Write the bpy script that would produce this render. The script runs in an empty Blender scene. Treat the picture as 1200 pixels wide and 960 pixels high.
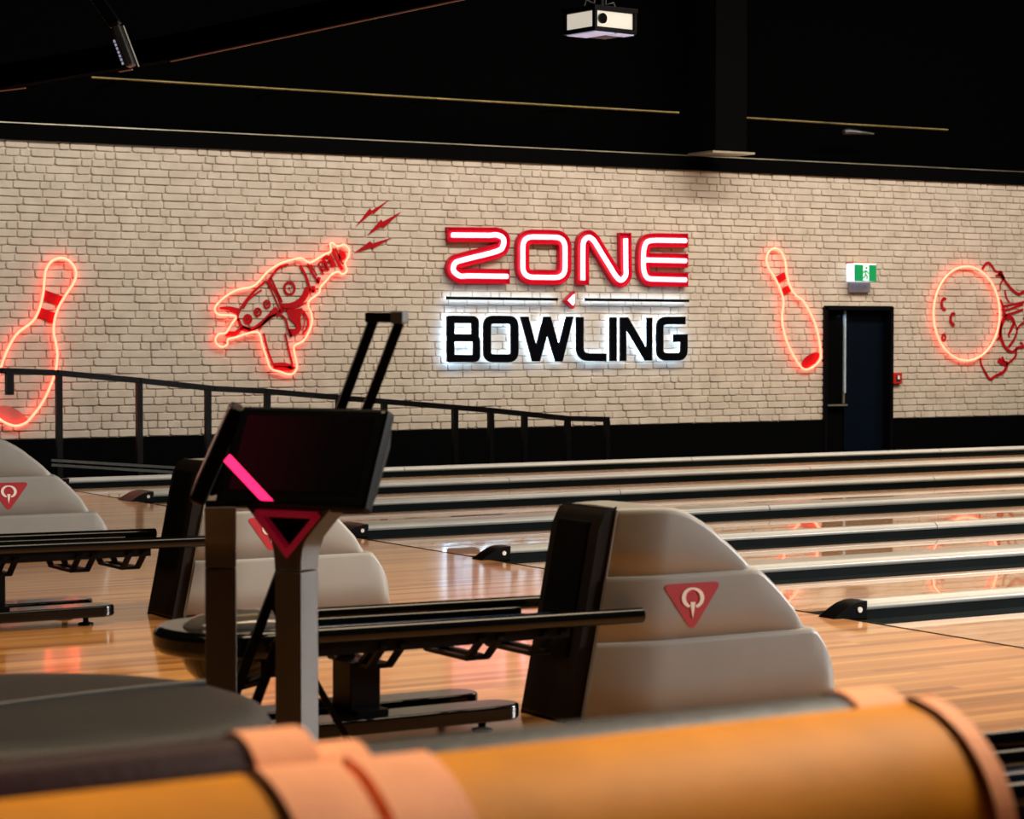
import bpy, bmesh, math, random
from mathutils import Vector, Matrix
random.seed(7)
PI = math.pi
C = bpy.context.scene.collection
SC = bpy.context.scene

# ------------------------------------------------------------------ camera
F, CAM_H = 2700.0, 1.2
TH = math.atan(F/4500.0); PT = math.atan(88.0/F)
cam_d = bpy.data.cameras.new('camera'); cam = bpy.data.objects.new('camera', cam_d); C.objects.link(cam)
SC.camera = cam
FW = Vector((math.sin(TH)*math.cos(PT), math.cos(TH)*math.cos(PT), -math.sin(PT)))
RT = Vector((math.cos(TH), -math.sin(TH), 0)); UP = RT.cross(FW)
cam.location = (0, 0, CAM_H)
cam.rotation_euler = Matrix((RT, UP, -FW)).transposed().to_euler()
cam_d.sensor_width = 36; cam_d.lens = F/1200*36
cam_d.dof.use_dof = True; cam_d.dof.focus_distance = 13.0; cam_d.dof.aperture_fstop = 81/13.0
cam_d.clip_end = 200

# ------------------------------------------------------------------ world, light, exposure
w = bpy.data.worlds.new('world'); SC.world = w; w.use_nodes = True
w.node_tree.nodes['Background'].inputs[0].default_value = (1, .9, .8, 1)
w.node_tree.nodes['Background'].inputs[1].default_value = .004
SC.view_settings.view_transform = 'Standard'; SC.view_settings.look = 'None'
SC.view_settings.gamma = 1; SC.view_settings.exposure = 0
def area(name, loc, target, sx, sy, power, col, spread=180):
    d = bpy.data.lights.new(name, 'AREA'); d.shape = 'RECTANGLE'; d.size = sx; d.size_y = sy
    d.energy = power; d.color = col; d.spread = math.radians(spread)
    o = bpy.data.objects.new(name, d); C.objects.link(o); o.location = loc
    v = Vector(target)-Vector(loc)
    o.rotation_euler = v.to_track_quat('-Z', 'Y').to_euler()
    return o
# wall washers: a long row of ceiling floods over the last lanes, aimed at the brick wall
area('wall_washer', (13, 16.6, 5.4), (13, 20, 1.2), 17, .3, 415, (1, .95, .85), 150)
# lane lights: ceiling strips over the lanes
area('lane_light', (15, 11, 5.6), (14, 11, 0), 12, 12, 1500, (1, .80, .60), 150)
# side flood low on the right beyond the frame, lighting the hoods and lane caps
area('side_light', (15.0, 2.6, 2.8), (5.0, 7.0, .3), 2.0, 1.2, 480, (1, .97, .92), 100)
# warm downlights over the approach and seats
area('approach_light', (5.2, 6.5, 5.2), (4.9, 6.5, 0), 1.6, 11.0, 330, (1, .76, .50), 120)
area('seat_light', (3.3, 2.3, 3.0), (1.0, 2.2, .6), .8, .8, 27, (1, .88, .70), 75)

# ------------------------------------------------------------------ pixel -> real plane
def ray(px, py):
    return FW + RT*((px-600)/F) - UP*((py-480)/F)
def on_y(px, py, Y):
    d = ray(px, py); t = Y/d.y
    return Vector((d.x*t, Y, CAM_H+d.z*t))
def at_depth(px, py, t):
    d = ray(px, py)*t
    return Vector((d.x, d.y, CAM_H+d.z))

# ------------------------------------------------------------------ materials
def mat(name, col=(.5,.5,.5), rough=.5, metal=0, noise=0, nscale=20, bump=0, bscale=80, emit=None, es=0, coat=0, spec=.5, stretch=None):
    m = bpy.data.materials.new(name); m.use_nodes = True
    nt = m.node_tree; b = nt.nodes['Principled BSDF']
    b.inputs['Base Color'].default_value = (*col, 1); b.inputs['Roughness'].default_value = rough
    b.inputs['Metallic'].default_value = metal; b.inputs['Coat Weight'].default_value = coat
    b.inputs['Specular IOR Level'].default_value = spec
    tc = nt.nodes.new('ShaderNodeTexCoord'); mp = nt.nodes.new('ShaderNodeMapping')
    nt.links.new(tc.outputs['Object'], mp.inputs[0])
    if stretch: mp.inputs['Scale'].default_value = stretch
    if noise:
        n = nt.nodes.new('ShaderNodeTexNoise'); n.inputs['Scale'].default_value = nscale; n.inputs['Detail'].default_value = 4
        r = nt.nodes.new('ShaderNodeValToRGB')
        r.color_ramp.elements[0].position = .3; r.color_ramp.elements[1].position = .7
        r.color_ramp.elements[0].color = (*[c*(1-noise) for c in col], 1)
        r.color_ramp.elements[1].color = (*[min(1, c*(1+noise)) for c in col], 1)
        nt.links.new(mp.outputs[0], n.inputs[0]); nt.links.new(n.outputs['Fac'], r.inputs[0]); nt.links.new(r.outputs[0], b.inputs['Base Color'])
    if bump:
        n = nt.nodes.new('ShaderNodeTexNoise'); n.inputs['Scale'].default_value = bscale; n.inputs['Detail'].default_value = 3
        bp = nt.nodes.new('ShaderNodeBump'); bp.inputs['Strength'].default_value = bump; bp.inputs['Distance'].default_value = .004
        nt.links.new(mp.outputs[0], n.inputs[0]); nt.links.new(n.outputs['Fac'], bp.inputs['Height']); nt.links.new(bp.outputs[0], b.inputs['Normal'])
    if emit:
        b.inputs['Emission Color'].default_value = (*emit, 1); b.inputs['Emission Strength'].default_value = es
    return m

def wood(name, c1, c2, c3, rough, board=.027, length=1.4, wob=.0, cw=1):
    m = bpy.data.materials.new(name); m.use_nodes = True; nt = m.node_tree; N = nt.nodes; L = nt.links
    b = N['Principled BSDF']
    g = N.new('ShaderNodeNewGeometry'); sp = N.new('ShaderNodeSeparateXYZ'); L.new(g.outputs['Position'], sp.inputs[0])
    def mth(op, a, bb=None):
        n = N.new('ShaderNodeMath'); n.operation = op
        for i, v in enumerate((a, bb)):
            if v is None: continue
            if isinstance(v, (int, float)): n.inputs[i].default_value = v
            else: L.new(v, n.inputs[i])
        return n.outputs[0]
    row = mth('FLOOR', mth('DIVIDE', sp.outputs['Y'], board))
    wn1 = N.new('ShaderNodeTexWhiteNoise'); wn1.noise_dimensions = '1D'; L.new(row, wn1.inputs['W'])
    col = mth('FLOOR', mth('ADD', mth('DIVIDE', sp.outputs['X'], length), mth('MULTIPLY', wn1.outputs['Value'], 7.3)))
    cx = N.new('ShaderNodeCombineXYZ'); L.new(row, cx.inputs[0]); L.new(col, cx.inputs[1])
    wn2 = N.new('ShaderNodeTexWhiteNoise'); wn2.noise_dimensions = '2D'; L.new(cx.outputs[0], wn2.inputs[0])
    mp = N.new('ShaderNodeMapping'); mp.inputs['Scale'].default_value = (1.2, 45, 1); L.new(g.outputs['Position'], mp.inputs[0])
    n1 = N.new('ShaderNodeTexNoise'); n1.inputs['Scale'].default_value = 3; n1.inputs['Detail'].default_value = 5; L.new(mp.outputs[0], n1.inputs[0])
    mix = mth('ADD', mth('MULTIPLY', wn2.outputs['Value'], .6), mth('MULTIPLY', n1.outputs['Fac'], .55))
    r = N.new('ShaderNodeValToRGB'); e = r.color_ramp.elements
    e[0].position = .2; e[0].color = (*c1, 1); e[1].position = .95; e[1].color = (*c3, 1)
    x = e.new(.55); x.color = (*c2, 1)
    L.new(mix, r.inputs[0]); L.new(r.outputs[0], b.inputs['Base Color'])
    # hairline joints between boards
    fr = mth('FRACT', mth('DIVIDE', sp.outputs['Y'], board))
    jn = mth('LESS_THAN', fr, .06)
    mx = N.new('ShaderNodeMixRGB'); mx.blend_type = 'MULTIPLY'; mx.inputs[2].default_value = (.55, .45, .35, 1)
    L.new(jn, mx.inputs[0]); L.new(r.outputs[0], mx.inputs[1]); L.new(mx.outputs[0], b.inputs['Base Color'])
    b.inputs['Roughness'].default_value = .35; b.inputs['Coat Weight'].default_value = cw; b.inputs['Coat Roughness'].default_value = rough
    b.inputs['Coat IOR'].default_value = 1.55
    nb = N.new('ShaderNodeTexNoise'); nb.inputs['Scale'].default_value = 1.3; L.new(g.outputs['Position'], nb.inputs[0])
    nb.inputs['Detail'].default_value = 1
    bp = N.new('ShaderNodeBump'); bp.inputs['Strength'].default_value = wob; bp.inputs['Distance'].default_value = .02
    L.new(nb.outputs['Fac'], bp.inputs['Height']); L.new(bp.outputs[0], b.inputs['Coat Normal'])
    return m

M = {}
M['approach'] = wood('approach_maple', (.26,.095,.018), (.56,.245,.065), (.74,.38,.12), .09, board=.055, wob=.05, cw=.75)
M['lane'] = wood('lane_maple', (.50,.25,.11), (.62,.34,.16), (.72,.42,.21), .015, board=.027, wob=.04)
def brick_mat():
    m = bpy.data.materials.new('painted_brick'); m.use_nodes = True; nt = m.node_tree; N = nt.nodes; L = nt.links
    b = N['Principled BSDF']; b.inputs['Roughness'].default_value = .85
    g = N.new('ShaderNodeNewGeometry')
    n = N.new('ShaderNodeTexNoise'); n.inputs['Scale'].default_value = 5; n.inputs['Detail'].default_value = 6; L.new(g.outputs['Position'], n.inputs[0])
    r = N.new('ShaderNodeValToRGB'); e = r.color_ramp.elements
    e[0].position = .3; e[0].color = (.47,.40,.325,1); e[1].position = .7; e[1].color = (.60,.525,.44,1)
    L.new(n.outputs['Fac'], r.inputs[0]); L.new(r.outputs[0], b.inputs['Base Color'])
    n2 = N.new('ShaderNodeTexNoise'); n2.inputs['Scale'].default_value = 45; n2.inputs['Detail'].default_value = 4; L.new(g.outputs['Position'], n2.inputs[0])
    bp = N.new('ShaderNodeBump'); bp.inputs['Strength'].default_value = .35; bp.inputs['Distance'].default_value = .006
    L.new(n2.outputs['Fac'], bp.inputs['Height']); L.new(bp.outputs[0], b.inputs['Normal'])
    return m
M['brick'] = brick_mat()
M['mortar'] = mat('mortar', (.50,.43,.35), .95, noise=.2, nscale=12)
M['black'] = mat('matt_black_paint', (.0008,.0008,.001), .8, noise=.2, spec=.03)
M['void'] = mat('black_wall_paint', (.0006,.0006,.00065), .9, noise=.2, spec=.015)
M['blackmetal'] = mat('black_powder_coat', (.0025,.0025,.003), .35, noise=.2, spec=.09)
M['gloss'] = mat('gloss_black', (.002,.0025,.003), .12, spec=.35, noise=.1)
M['gutter'] = mat('gutter_plastic', (.007,.010,.0105), .6, noise=.15, nscale=3, spec=.02)
M['cap'] = mat('grey_cap_plastic', (.37,.37,.345), .32, noise=.08, nscale=4, spec=.6)
M['steel'] = mat('brushed_edge', (.55,.5,.38), .35, .9, noise=.3, nscale=3)
M['brass'] = mat('dull_brass_pipe', (.20,.155,.06), .45, .8, noise=.4, nscale=2)
M['hood'] = mat('grey_hood_plastic', (.245,.245,.235), .42, noise=.04, nscale=6, bump=.05, bscale=300)
M['hoodfront'] = mat('dark_brown_hood_plastic', (.008,.006,.005), .45, noise=.1, spec=.12, bump=.05, bscale=300)
M['inset'] = mat('black_hood_inset', (.001,.001,.001), .8, noise=.1, spec=.05)
M['red'] = mat('red_sticker', (.36,.002,.014), .5, noise=.06)
M['white'] = mat('white_print', (.82,.76,.70), .5, noise=.04)
M['redpaint'] = mat('red_wall_paint', (.36,.004,.008), .7, noise=.1, nscale=8, spec=.1)
M['redfade'] = mat('pale_red_wall_paint', (.50,.13,.11), .8, noise=.1, nscale=8)
M['neon'] = mat('red_neon', (.9,.3,.2), .3, emit=(1,.072,.04), es=8.5, noise=.02)
M['pinkneon'] = mat('pink_white_neon', (.9,.7,.75), .3, emit=(1,.40,.50), es=3.6, noise=.02)
M['zonered'] = mat('red_acrylic', (.42,.002,.018), .3, noise=.06, spec=.3, emit=(.7,.0,.02), es=.06)
M['halo'] = mat('halo_led', (.8,.9,1), .3, emit=(.50,.72,1), es=10, noise=.02)
M['letter'] = mat('black_letter_face', (.0012,.0015,.003), .6, noise=.1, spec=.03)
M['exitgreen'] = mat('exit_green', (.0,.2,.06), .4, emit=(.0,.20,.06), es=.7, noise=.02)
M['exitwhite'] = mat('exit_white', (.8,.9,.85), .4, emit=(.6,.95,.85), es=.7, noise=.02)
M['exitlamp'] = mat('exit_lamp', (.8,.9,1), .4, emit=(.8,.9,1), es=1.6, noise=.02)
M['doorblue'] = mat('dark_blue_door', (.0012,.0035,.008), .5, noise=.15, spec=.06)
M['dooredge'] = mat('door_edge', (.35,.42,.48), .4, noise=.1)
M['alarm'] = mat('alarm_red', (.45,.012,.01), .4, noise=.05)
M['bronze'] = mat('brushed_bronze', (.030,.024,.020), .45, .15, noise=.15, nscale=6, stretch=(1,1,.15))
M['bezel'] = mat('black_bezel', (.002,.002,.0025), .35, noise=.1, spec=.07)
M['ledbar'] = mat('pink_led', (.9,.05,.2), .3, emit=(1,.018,.14), es=1.6, noise=.02)
M['tri'] = mat('magenta_triangle', (.30,.008,.04), .35, emit=(.5,.004,.04), es=.12, noise=.05)
M['orange'] = mat('tan_orange_leather', (.60,.205,.002), .55, noise=.12, nscale=9, bump=.25, bscale=260, spec=.12)
M['peach'] = mat('salmon_leather', (.92,.36,.17), .6, noise=.12, nscale=9, bump=.3, bscale=200, spec=.12)
M['blackleather'] = mat('black_leather', (.014,.0135,.013), .5, spec=.25, noise=.25, nscale=7, bump=.35, bscale=60)
M['maroon'] = mat('maroon_leather', (.022,.003,.005), .45, spec=.12, noise=.2, nscale=7, bump=.2, bscale=90)
M['dome'] = mat('smoked_dome', (.12,.11,.10), .12, .3, noise=.1)
M['bluesheen'] = mat('black_track_blue_sheen', (.006,.014,.035), .16, noise=.1)  # black track with its blue reflection put into the base colour
M['projbody'] = mat('projector_cream', (.62,.58,.48), .5, noise=.1, nscale=4, emit=(1,.93,.78), es=.55)  # emission stands in for light falling on the projector body
M['projunder'] = mat('projector_lavender', (.5,.5,.7), .4, noise=.1, emit=(.6,.6,.9), es=.5)  # underside glows in place of light on it, no lamp there
def screen_mat():
    m = bpy.data.materials.new('console_screen'); m.use_nodes = True; nt = m.node_tree; N = nt.nodes; L = nt.links
    b = N['Principled BSDF']; b.inputs['Base Color'].default_value = (.004,.003,.004,1); b.inputs['Roughness'].default_value = .15
    tc = N.new('ShaderNodeTexCoord'); sp = N.new('ShaderNodeSeparateXYZ'); L.new(tc.outputs['Object'], sp.inputs[0])
    r = N.new('ShaderNodeMapRange'); r.inputs['From Min'].default_value = -.22; r.inputs['From Max'].default_value = .10
    r.inputs['To Min'].default_value = .010; r.inputs['To Max'].default_value = .0
    L.new(sp.outputs['X'], r.inputs['Value']); L.new(r.outputs[0], b.inputs['Emission Strength']); b.inputs['Emission Color'].default_value = (1,.01,.12,1)  # faint pink emission paints the LED bar's glow across the screen
    return m
M['screen'] = screen_mat()

# ------------------------------------------------------------------ mesh builder
class MB:
    def __init__(s): s.v = []; s.f = []; s.smooth = []
    def add(s, vs, fs, sm=False):
        n = len(s.v); s.v += [tuple(p) for p in vs]
        for f in fs: s.f.append(tuple(i+n for i in f)); s.smooth.append(sm)
        return s
    def box(s, x0, y0, z0, x1, y1, z1, T=None):
        vs = [Vector((x, y, z)) for z in (z0, z1) for y in (y0, y1) for x in (x0, x1)]
        if T: vs = [T @ p for p in vs]
        return s.add(vs, [(0,2,3,1),(4,5,7,6),(0,1,5,4),(2,6,7,3),(0,4,6,2),(1,3,7,5)])
    def bar(s, a, b, wx, wy, upv=(0,0,1)):      # box section between two points
        a = Vector(a); b = Vector(b); d = (b-a).normalized(); u = Vector(upv)
        if abs(d.dot(u)) > .95: u = Vector((0,1,0))
        r = d.cross(u).normalized(); q = r.cross(d)
        vs = [p + r*sx*wx/2 + q*sy*wy/2 for p in (a, b) for sx, sy in ((-1,-1),(1,-1),(1,1),(-1,1))]
        return s.add(vs, [(3,2,1,0),(4,5,6,7),(0,1,5,4),(1,2,6,5),(2,3,7,6),(3,0,4,7)])
    def tube(s, pts, r, n=10, closed=False, caps=True):
        pts = [Vector(p) for p in pts]; m = len(pts); rings = []; prev = None
        for i, p in enumerate(pts):
            if closed: d = pts[(i+1) % m]-pts[i-1]
            else: d = pts[min(i+1, m-1)]-pts[max(i-1, 0)]
            d.normalize()
            if prev is None:
                u = Vector((0,1,0)) if abs(d.y) < .9 else Vector((0,0,1))
            else: u = prev
            u = (u-d*u.dot(d)).normalized(); prev = u; q = d.cross(u)
            rr = r[i] if isinstance(r, (list, tuple)) else r
            rings.append([p+(u*math.cos(2*PI*k/n)+q*math.sin(2*PI*k/n))*rr for k in range(n)])
        vs = [p for g in rings for p in g]; fs = []
        for i in range(m if closed else m-1):
            j = (i+1) % m
            for k in range(n): fs.append((i*n+k, i*n+(k+1) % n, j*n+(k+1) % n, j*n+k))
        s.add(vs, fs, True)
        if caps and not closed:
            s.add(rings[0], [tuple(range(n))[::-1]]); s.add(rings[-1], [tuple(range(n))])
        return s
    def loft(s, rings, sm=True, cap=True, closed_ring=True):
        n = len(rings[0]); vs = [p for g in rings for p in g]; fs = []
        for i in range(len(rings)-1):
            for k in range(n if closed_ring else n-1): fs.append((i*n+k, i*n+(k+1) % n, (i+1)*n+(k+1) % n, (i+1)*n+k))
        s.add(vs, fs, sm)
        if cap: s.add(rings[0], [tuple(range(n))[::-1]], False); s.add(rings[-1], [tuple(range(n))], False)
        return s
    def prism(s, poly, y0, y1, f=None):        # polygon in (x,z) extruded along y; f maps points
        f = f or (lambda x, z, y: (x, y, z)); n = len(poly)
        vs = [f(x, z, y0) for x, z in poly]+[f(x, z, y1) for x, z in poly]
        fs = [tuple(range(n))[::-1], tuple(range(n, 2*n))]+[(i, (i+1) % n, (i+1) % n+n, i+n) for i in range(n)]
        return s.add(vs, fs)
    def stroke(s, pts, w, y0, y1, closed=False):   # mitred ribbon in the (x,z) plane
        Lp, Rp = offset(pts, w, closed); n = len(pts); vs = []
        for a, b in zip(Lp, Rp): vs += [(a[0], y0, a[1]), (b[0], y0, b[1]), (b[0], y1, b[1]), (a[0], y1, a[1])]
        fs = []
        for i in range(n if closed else n-1):
            j = (i+1) % n
            for k in range(4): fs.append((i*4+k, i*4+(k+1) % 4, j*4+(k+1) % 4, j*4+k))
        if not closed: fs += [(3,2,1,0), tuple((n-1)*4+k for k in range(4))]
        return s.add(vs, fs)
    def build(s, name, m, parent=None, bevel=0, seg=3, loc=None, auto=True):
        me = bpy.data.meshes.new(name); me.from_pydata(s.v, [], s.f); me.update()
        bm = bmesh.new(); bm.from_mesh(me)
        bmesh.ops.recalc_face_normals(bm, faces=bm.faces); bm.to_mesh(me); bm.free()
        for p, sm in zip(me.polygons, s.smooth): p.use_smooth = sm or bevel > 0
        me.materials.append(M[m] if isinstance(m, str) else m)
        o = bpy.data.objects.new(name, me); C.objects.link(o)
        if parent: o.parent = parent
        if loc is not None: o.location = loc
        if bevel:
            b = o.modifiers.new('bevel', 'BEVEL'); b.width = bevel; b.segments = seg; b.limit_method = 'ANGLE'; b.angle_limit = math.radians(40)
            b.harden_normals = True
        return o
def offset(pts, w, closed=False):
    n = len(pts); Lp = []; Rp = []; P = [Vector(p) for p in pts]
    for i in range(n):
        a = P[i-1] if (i or closed) else None; b = P[(i+1) % n] if (i < n-1 or closed) else None
        d0 = (P[i]-a).normalized() if a is not None else None; d1 = (b-P[i]).normalized() if b is not None else None
        if d0 is None: d0 = d1
        if d1 is None: d1 = d0
        n0 = Vector((-d0.y, d0.x)); n1 = Vector((-d1.y, d1.x)); mm = (n0+n1)
        if mm.length < 1e-4: mm = n0
        mm.normalize(); k = 1/max(.45, mm.dot(n0)); ww = w[i] if isinstance(w, (list, tuple)) else w
        Lp.append(tuple(P[i]+mm*k*ww/2)); Rp.append(tuple(P[i]-mm*k*ww/2))
    return Lp, Rp
def smooth(pts, k=6, closed=False):
    n = len(pts); out = []
    P = [Vector(p) for p in pts]
    for i in range(n if closed else n-1):
        p0 = P[i-1] if (i or closed) else P[0]; p1 = P[i]; p2 = P[(i+1) % n]; p3 = P[(i+2) % n] if (closed or i+2 < n) else P[-1]
        for j in range(k):
            t = j/k
            out.append(tuple(.5*((2*p1)+(p2-p0)*t+(2*p0-5*p1+4*p2-p3)*t*t+(3*p1-p0-3*p2+p3)*t**3)))
    if not closed: out.append(tuple(P[-1]))
    return out
def rounded(pts, r, k=5, closed=False):       # polyline with rounded corners
    n = len(pts); out = []; P = [Vector(p) for p in pts]
    for i in range(n):
        if not closed and i in (0, n-1): out.append(tuple(P[i])); continue
        a = P[i-1]; b = P[(i+1) % n]; rr = r[i] if isinstance(r, (list, tuple)) else r
        if rr <= 0: out.append(tuple(P[i])); continue
        u = (a-P[i]); v = (b-P[i]); q = min(rr, u.length*.49 if (closed or 0 < i-1) else u.length*.98, v.length*.49 if (closed or i+1 < n-1) else v.length*.98)
        A = P[i]+u.normalized()*q; B = P[i]+v.normalized()*q
        for j in range(k+1):
            t = j/k; out.append(tuple(A*(1-t)**2+P[i]*2*t*(1-t)+B*t*t))
    return out
def thing(name, label, cat, loc=(0,0,0), rz=0, group=None):
    o = bpy.data.objects.new(name, None); C.objects.link(o); o.empty_display_size = .1
    o.location = loc; o.rotation_euler = (0,0,rz); return tag(o, label, cat, group)
def tag(o, label, cat, group=None):
    o['label'] = label; o['category'] = cat
    if group: o['group'] = group
    return o
def struct(o): o['kind'] = 'structure'; return o
def dup(root, label, loc, rz=None):
    bpy.context.view_layer.update
    r = root.copy(); C.objects.link(r); r.location = loc; r['label'] = label
    if rz is not None: r.rotation_euler = (0,0,rz)
    for ch in list(root.children):
        c = ch.copy(); C.objects.link(c); c.parent = r
        for g in list(ch.children):
            d = g.copy(); C.objects.link(d); d.parent = c
    return r

# ------------------------------------------------------------------ structure
WY = 20.0; BZ0, BZ1 = .255, 2.94; WX0, WX1 = 3.0, 23.0; SLAB = -.55
# lane layout: y where each dark gutter begins, then the divider behind it
LX0, LX1 = 6.2, 24.5
GUT = [5.75, 7.36, 8.80, 10.31, 11.96, 13.74, 15.32, 17.06]
DW = [.25, .11, .25, .11, .25, .11, .25, .11]; GW = .235
ENDY = GUT[-1]+GW+DW[-1]+.06
fl = MB(); fl.box(-6, -4, -.12, LX0, ENDY, 0); floor = struct(fl.build('floor', 'approach'))
q = MB(); q.box(-6, ENDY, SLAB-.1, LX1+1, WY+.4, SLAB); struct(q.build('floor', 'black'))
q = MB(); q.box(LX0, -4, -.3, LX1+1, ENDY, -.13); struct(q.build('floor', 'black'))
# foul line strip set into the floor
q = MB(); q.box(LX0-.012, 5.0, -.01, LX0+.004, ENDY, .0015); tag(q.build('foul_line', 'black'), 'thin dark foul line strip between approach boards and the lanes', 'foul line')
for i, (ya, yb) in enumerate([(4.3, 5.75)]+[(GUT[k]+GW+DW[k]+GW, GUT[k+1]) for k in range(7)]):
    if i == 0: continue
    nm = ['second', 'nearest', 'second nearest', 'third nearest', 'fourth nearest', 'fifth nearest', 'sixth nearest', 'farthest'][i]
    q = MB(); q.box(LX0+.004, ya, -.12, LX1, yb, 0)
    tag(q.build('bowling_lane', 'lane'), 'glossy maple bowling lane, %s to the camera%s' % (nm, ', just before the black wall base' if i == 7 else ''), 'bowling lane', 'bowling lanes')
ORD = ['nearest', 'second', 'third', 'fourth', 'fifth', 'sixth', 'seventh', 'last']
for i, (g, dw) in enumerate(zip(GUT, DW)):
    wide = dw > .2; y0 = g+GW; y1 = y0+dw
    # gutters: a channel either side
    for s_, (ga, gb) in enumerate(((g, y0), (y1, y1+GW))):
        if i == 7 and s_ == 1: continue
        mb = MB(); sec = []
        for k in range(9):
            a = PI*k/8; sec.append(((ga+gb)/2-math.cos(a)*GW/2*.999, -.012-math.sin(a)*.07))
        ring = lambda X: [(X, y, z) for y, z in sec]+[(X, y, z-.012) for y, z in reversed(sec)]
        xs = LX0+.10 if s_ == 0 else LX0+.10
        mb.loft([ring(xs), ring(LX1)], sm=False)
        # tapering flat throat at the foul line
        mb.add([(LX0+.004, ga, -.004), (LX0+.004, gb, -.004), (xs, gb, -.012), (xs, ga, -.012), (LX0+.004, ga, -.03), (LX0+.004, gb, -.03), (xs, gb, -.03), (xs, ga, -.03)],
               [(0,1,2,3),(4,7,6,5),(0,3,7,4),(1,5,6,2),(0,4,5,1),(3,2,6,7)])
        tag(mb.build('lane_gutter', 'gutter'), 'dark grey gutter channel %s the %s lane divider counted from the camera' % ('in front of' if s_ == 0 else 'behind', ORD[i]), 'gutter', 'lane gutters')
    t = thing('lane_divider', '%s pale-capped lane divider from the camera, %s' % (ORD[i].capitalize(), 'a wide one over a ball return track' if wide else ('narrow, beside the black wall base' if i == 7 else 'a narrow one')), 'lane divider', (LX0, y0, 0), 0, 'lane dividers')
    L = LX1-LX0
    mb = MB(); mb.box(.12, .004, -.10, L, dw-.004, .03); mb.build('body', 'gutter', t)
    mb = MB(); n = 10; h = .04; sec = []
    for k in range(n+1):
        a = PI*k/n; e = .35 if wide else .8
        cy = -math.copysign(abs(math.cos(a))**(.45 if wide else .8), math.cos(a))
        sec.append((dw/2+cy*(dw/2-.0005), .03+h*math.sin(a)**(.5 if wide else .8)))
    # extruded cap in 3 m lengths with tiny joints
    xs = .115
    while xs < L-.1:
        xe = min(xs+3.0, L)
        mb.loft([[(xs, y, z) for y, z in sec], [(xe-.006, y, z) for y, z in sec]], sm=True)
        xs = xe
    mb.build('cap', 'cap', t)
    # curved black nose
    mb = MB(); prof = [(-.06, .001), (-.03, .020), (.01, .042), (.04, .056), (.08, .066), (.12, .068), (.12, -.008), (-.06, -.002)]
    mb.prism(prof, .001, dw-.001)
    nose = mb.build('nose', 'bezel', t, bevel=.006)
    if not wide or True:
        mb = MB(); mb.loft([[((.078)+.012*math.cos(2*PI*k/14), yy, .032+.012*math.sin(2*PI*k/14)) for k in range(14)] for yy in (-.004, .002)], sm=False); mb.build('bolt', 'white', nose)

# --- brick wall
backing = MB()
DX0, DX1, DZ1 = on_y(965, 360, WY).x, on_y(1044, 360, WY).x, 1.505
for a in ((WX0, .010, BZ0, DX0, .25, BZ1), (DX1, .010, BZ0, WX1, .25, BZ1), (DX0, .010, DZ1, DX1, .25, BZ1)):
    backing.box(a[0], WY+a[1], a[2], a[3], WY+.25, a[5])
wall = struct(backing.build('wall_back', 'mortar'))
ROWS = 37; CH = (BZ1-BZ0)/ROWS
LEN = [.10, .135, .175, .215, .25, .29]
def brick_mesh(mb, x, y, z, Ln, H, rnd):
    j = lambda s: rnd.uniform(-s, s)
    p = rnd.uniform(.0, .008); g = .0022
    # eight-cornered outline: worn, uneven corners
    c = [rnd.uniform(.006, .018) for _ in range(4)]
    lo = g*.6+rnd.uniform(0, .005); lo2 = g*.6+rnd.uniform(0, .005); hi = H-g-rnd.uniform(0, .002); x0 = g+rnd.uniform(0, .003); x1 = Ln-g-rnd.uniform(0, .003)
    o = [(x0+c[0], lo), (x1-c[1], lo2), (x1, lo2+c[1]*.7), (x1, hi-c[2]*.6), (x1-c[2], hi), (x0+c[3], hi), (x0, hi-c[3]*.6), (x0, lo+c[0]*.7)]
    cx, cz = Ln/2, H/2; b = .007
    i_ = [(a+(b if a < cx else -b), d+(b*.8 if d < cz else -b*.5)) for a, d in o]
    vs = [(x+a, y+.016, z+d) for a, d in o]+[(x+a, y-p+.006+j(.001), z+d) for a, d in o]+[(x+a, y-p, z+d) for a, d in i_]
    n = 8
    fs = [(k, (k+1) % n, (k+1) % n+n, k+n) for k in range(n)]+[(k+n, (k+1) % n+n, (k+1) % n+2*n, k+2*n) for k in range(n)]+[tuple(range(2*n, 3*n))]
    mb.add(vs, fs)
lib = {}
rnd = random.Random(3)
for li, Ln in enumerate(LEN):
    for v in range(4):
        mb = MB(); brick_mesh(mb, 0, 0, 0, Ln, CH, rnd)
        me = bpy.data.meshes.new('brick'); me.from_pydata(mb.v, [], mb.f); me.update()
        bm = bmesh.new(); bm.from_mesh(me); bmesh.ops.recalc_face_normals(bm, faces=bm.faces); bm.to_mesh(me); bm.free()
        me.materials.append(M['brick']); lib[(li, v)] = me
# make normals face the room (-y)
for me in lib.values():
    if me.polygons[-1].normal.y > 0: me.flip_normals()
rest = MB(); cands = []
for r in range(ROWS):
    z = BZ0+r*CH; x = WX0+rnd.uniform(-.2, 0)
    segs = [(WX0, WX1)] if z+CH*.5 > DZ1 else [(WX0, DX0), (DX1, WX1)]
    for a, b in segs:
        x = a
        while x < b-.02:
            li = rnd.choices(range(6), weights=(4, 3, 2, 3, 4, 2))[0]
            Ln = LEN[li]
            if x+Ln > b-.06 and x+Ln != b: Ln = b-x; li = None
            if li is not None and x > 6.66 and x < 8.6: cands.append((x, z, li, rnd.randrange(4)))
            else: brick_mesh(rest, x, WY, z, Ln, CH, rnd)
            x += Ln
cands.sort(key=lambda c: c[0])
for c in cands[:300]:
    o = bpy.data.objects.new('brick', lib[(c[2], c[3])]); C.objects.link(o); o.parent = wall; o.location = (c[0], WY, c[1])
for c in cands[300:]: brick_mesh(rest, c[0], WY, c[1], LEN[c[2]], CH, rnd)
o = rest.build('brickwork', 'brick', wall); o['kind'] = 'stuff'
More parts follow.
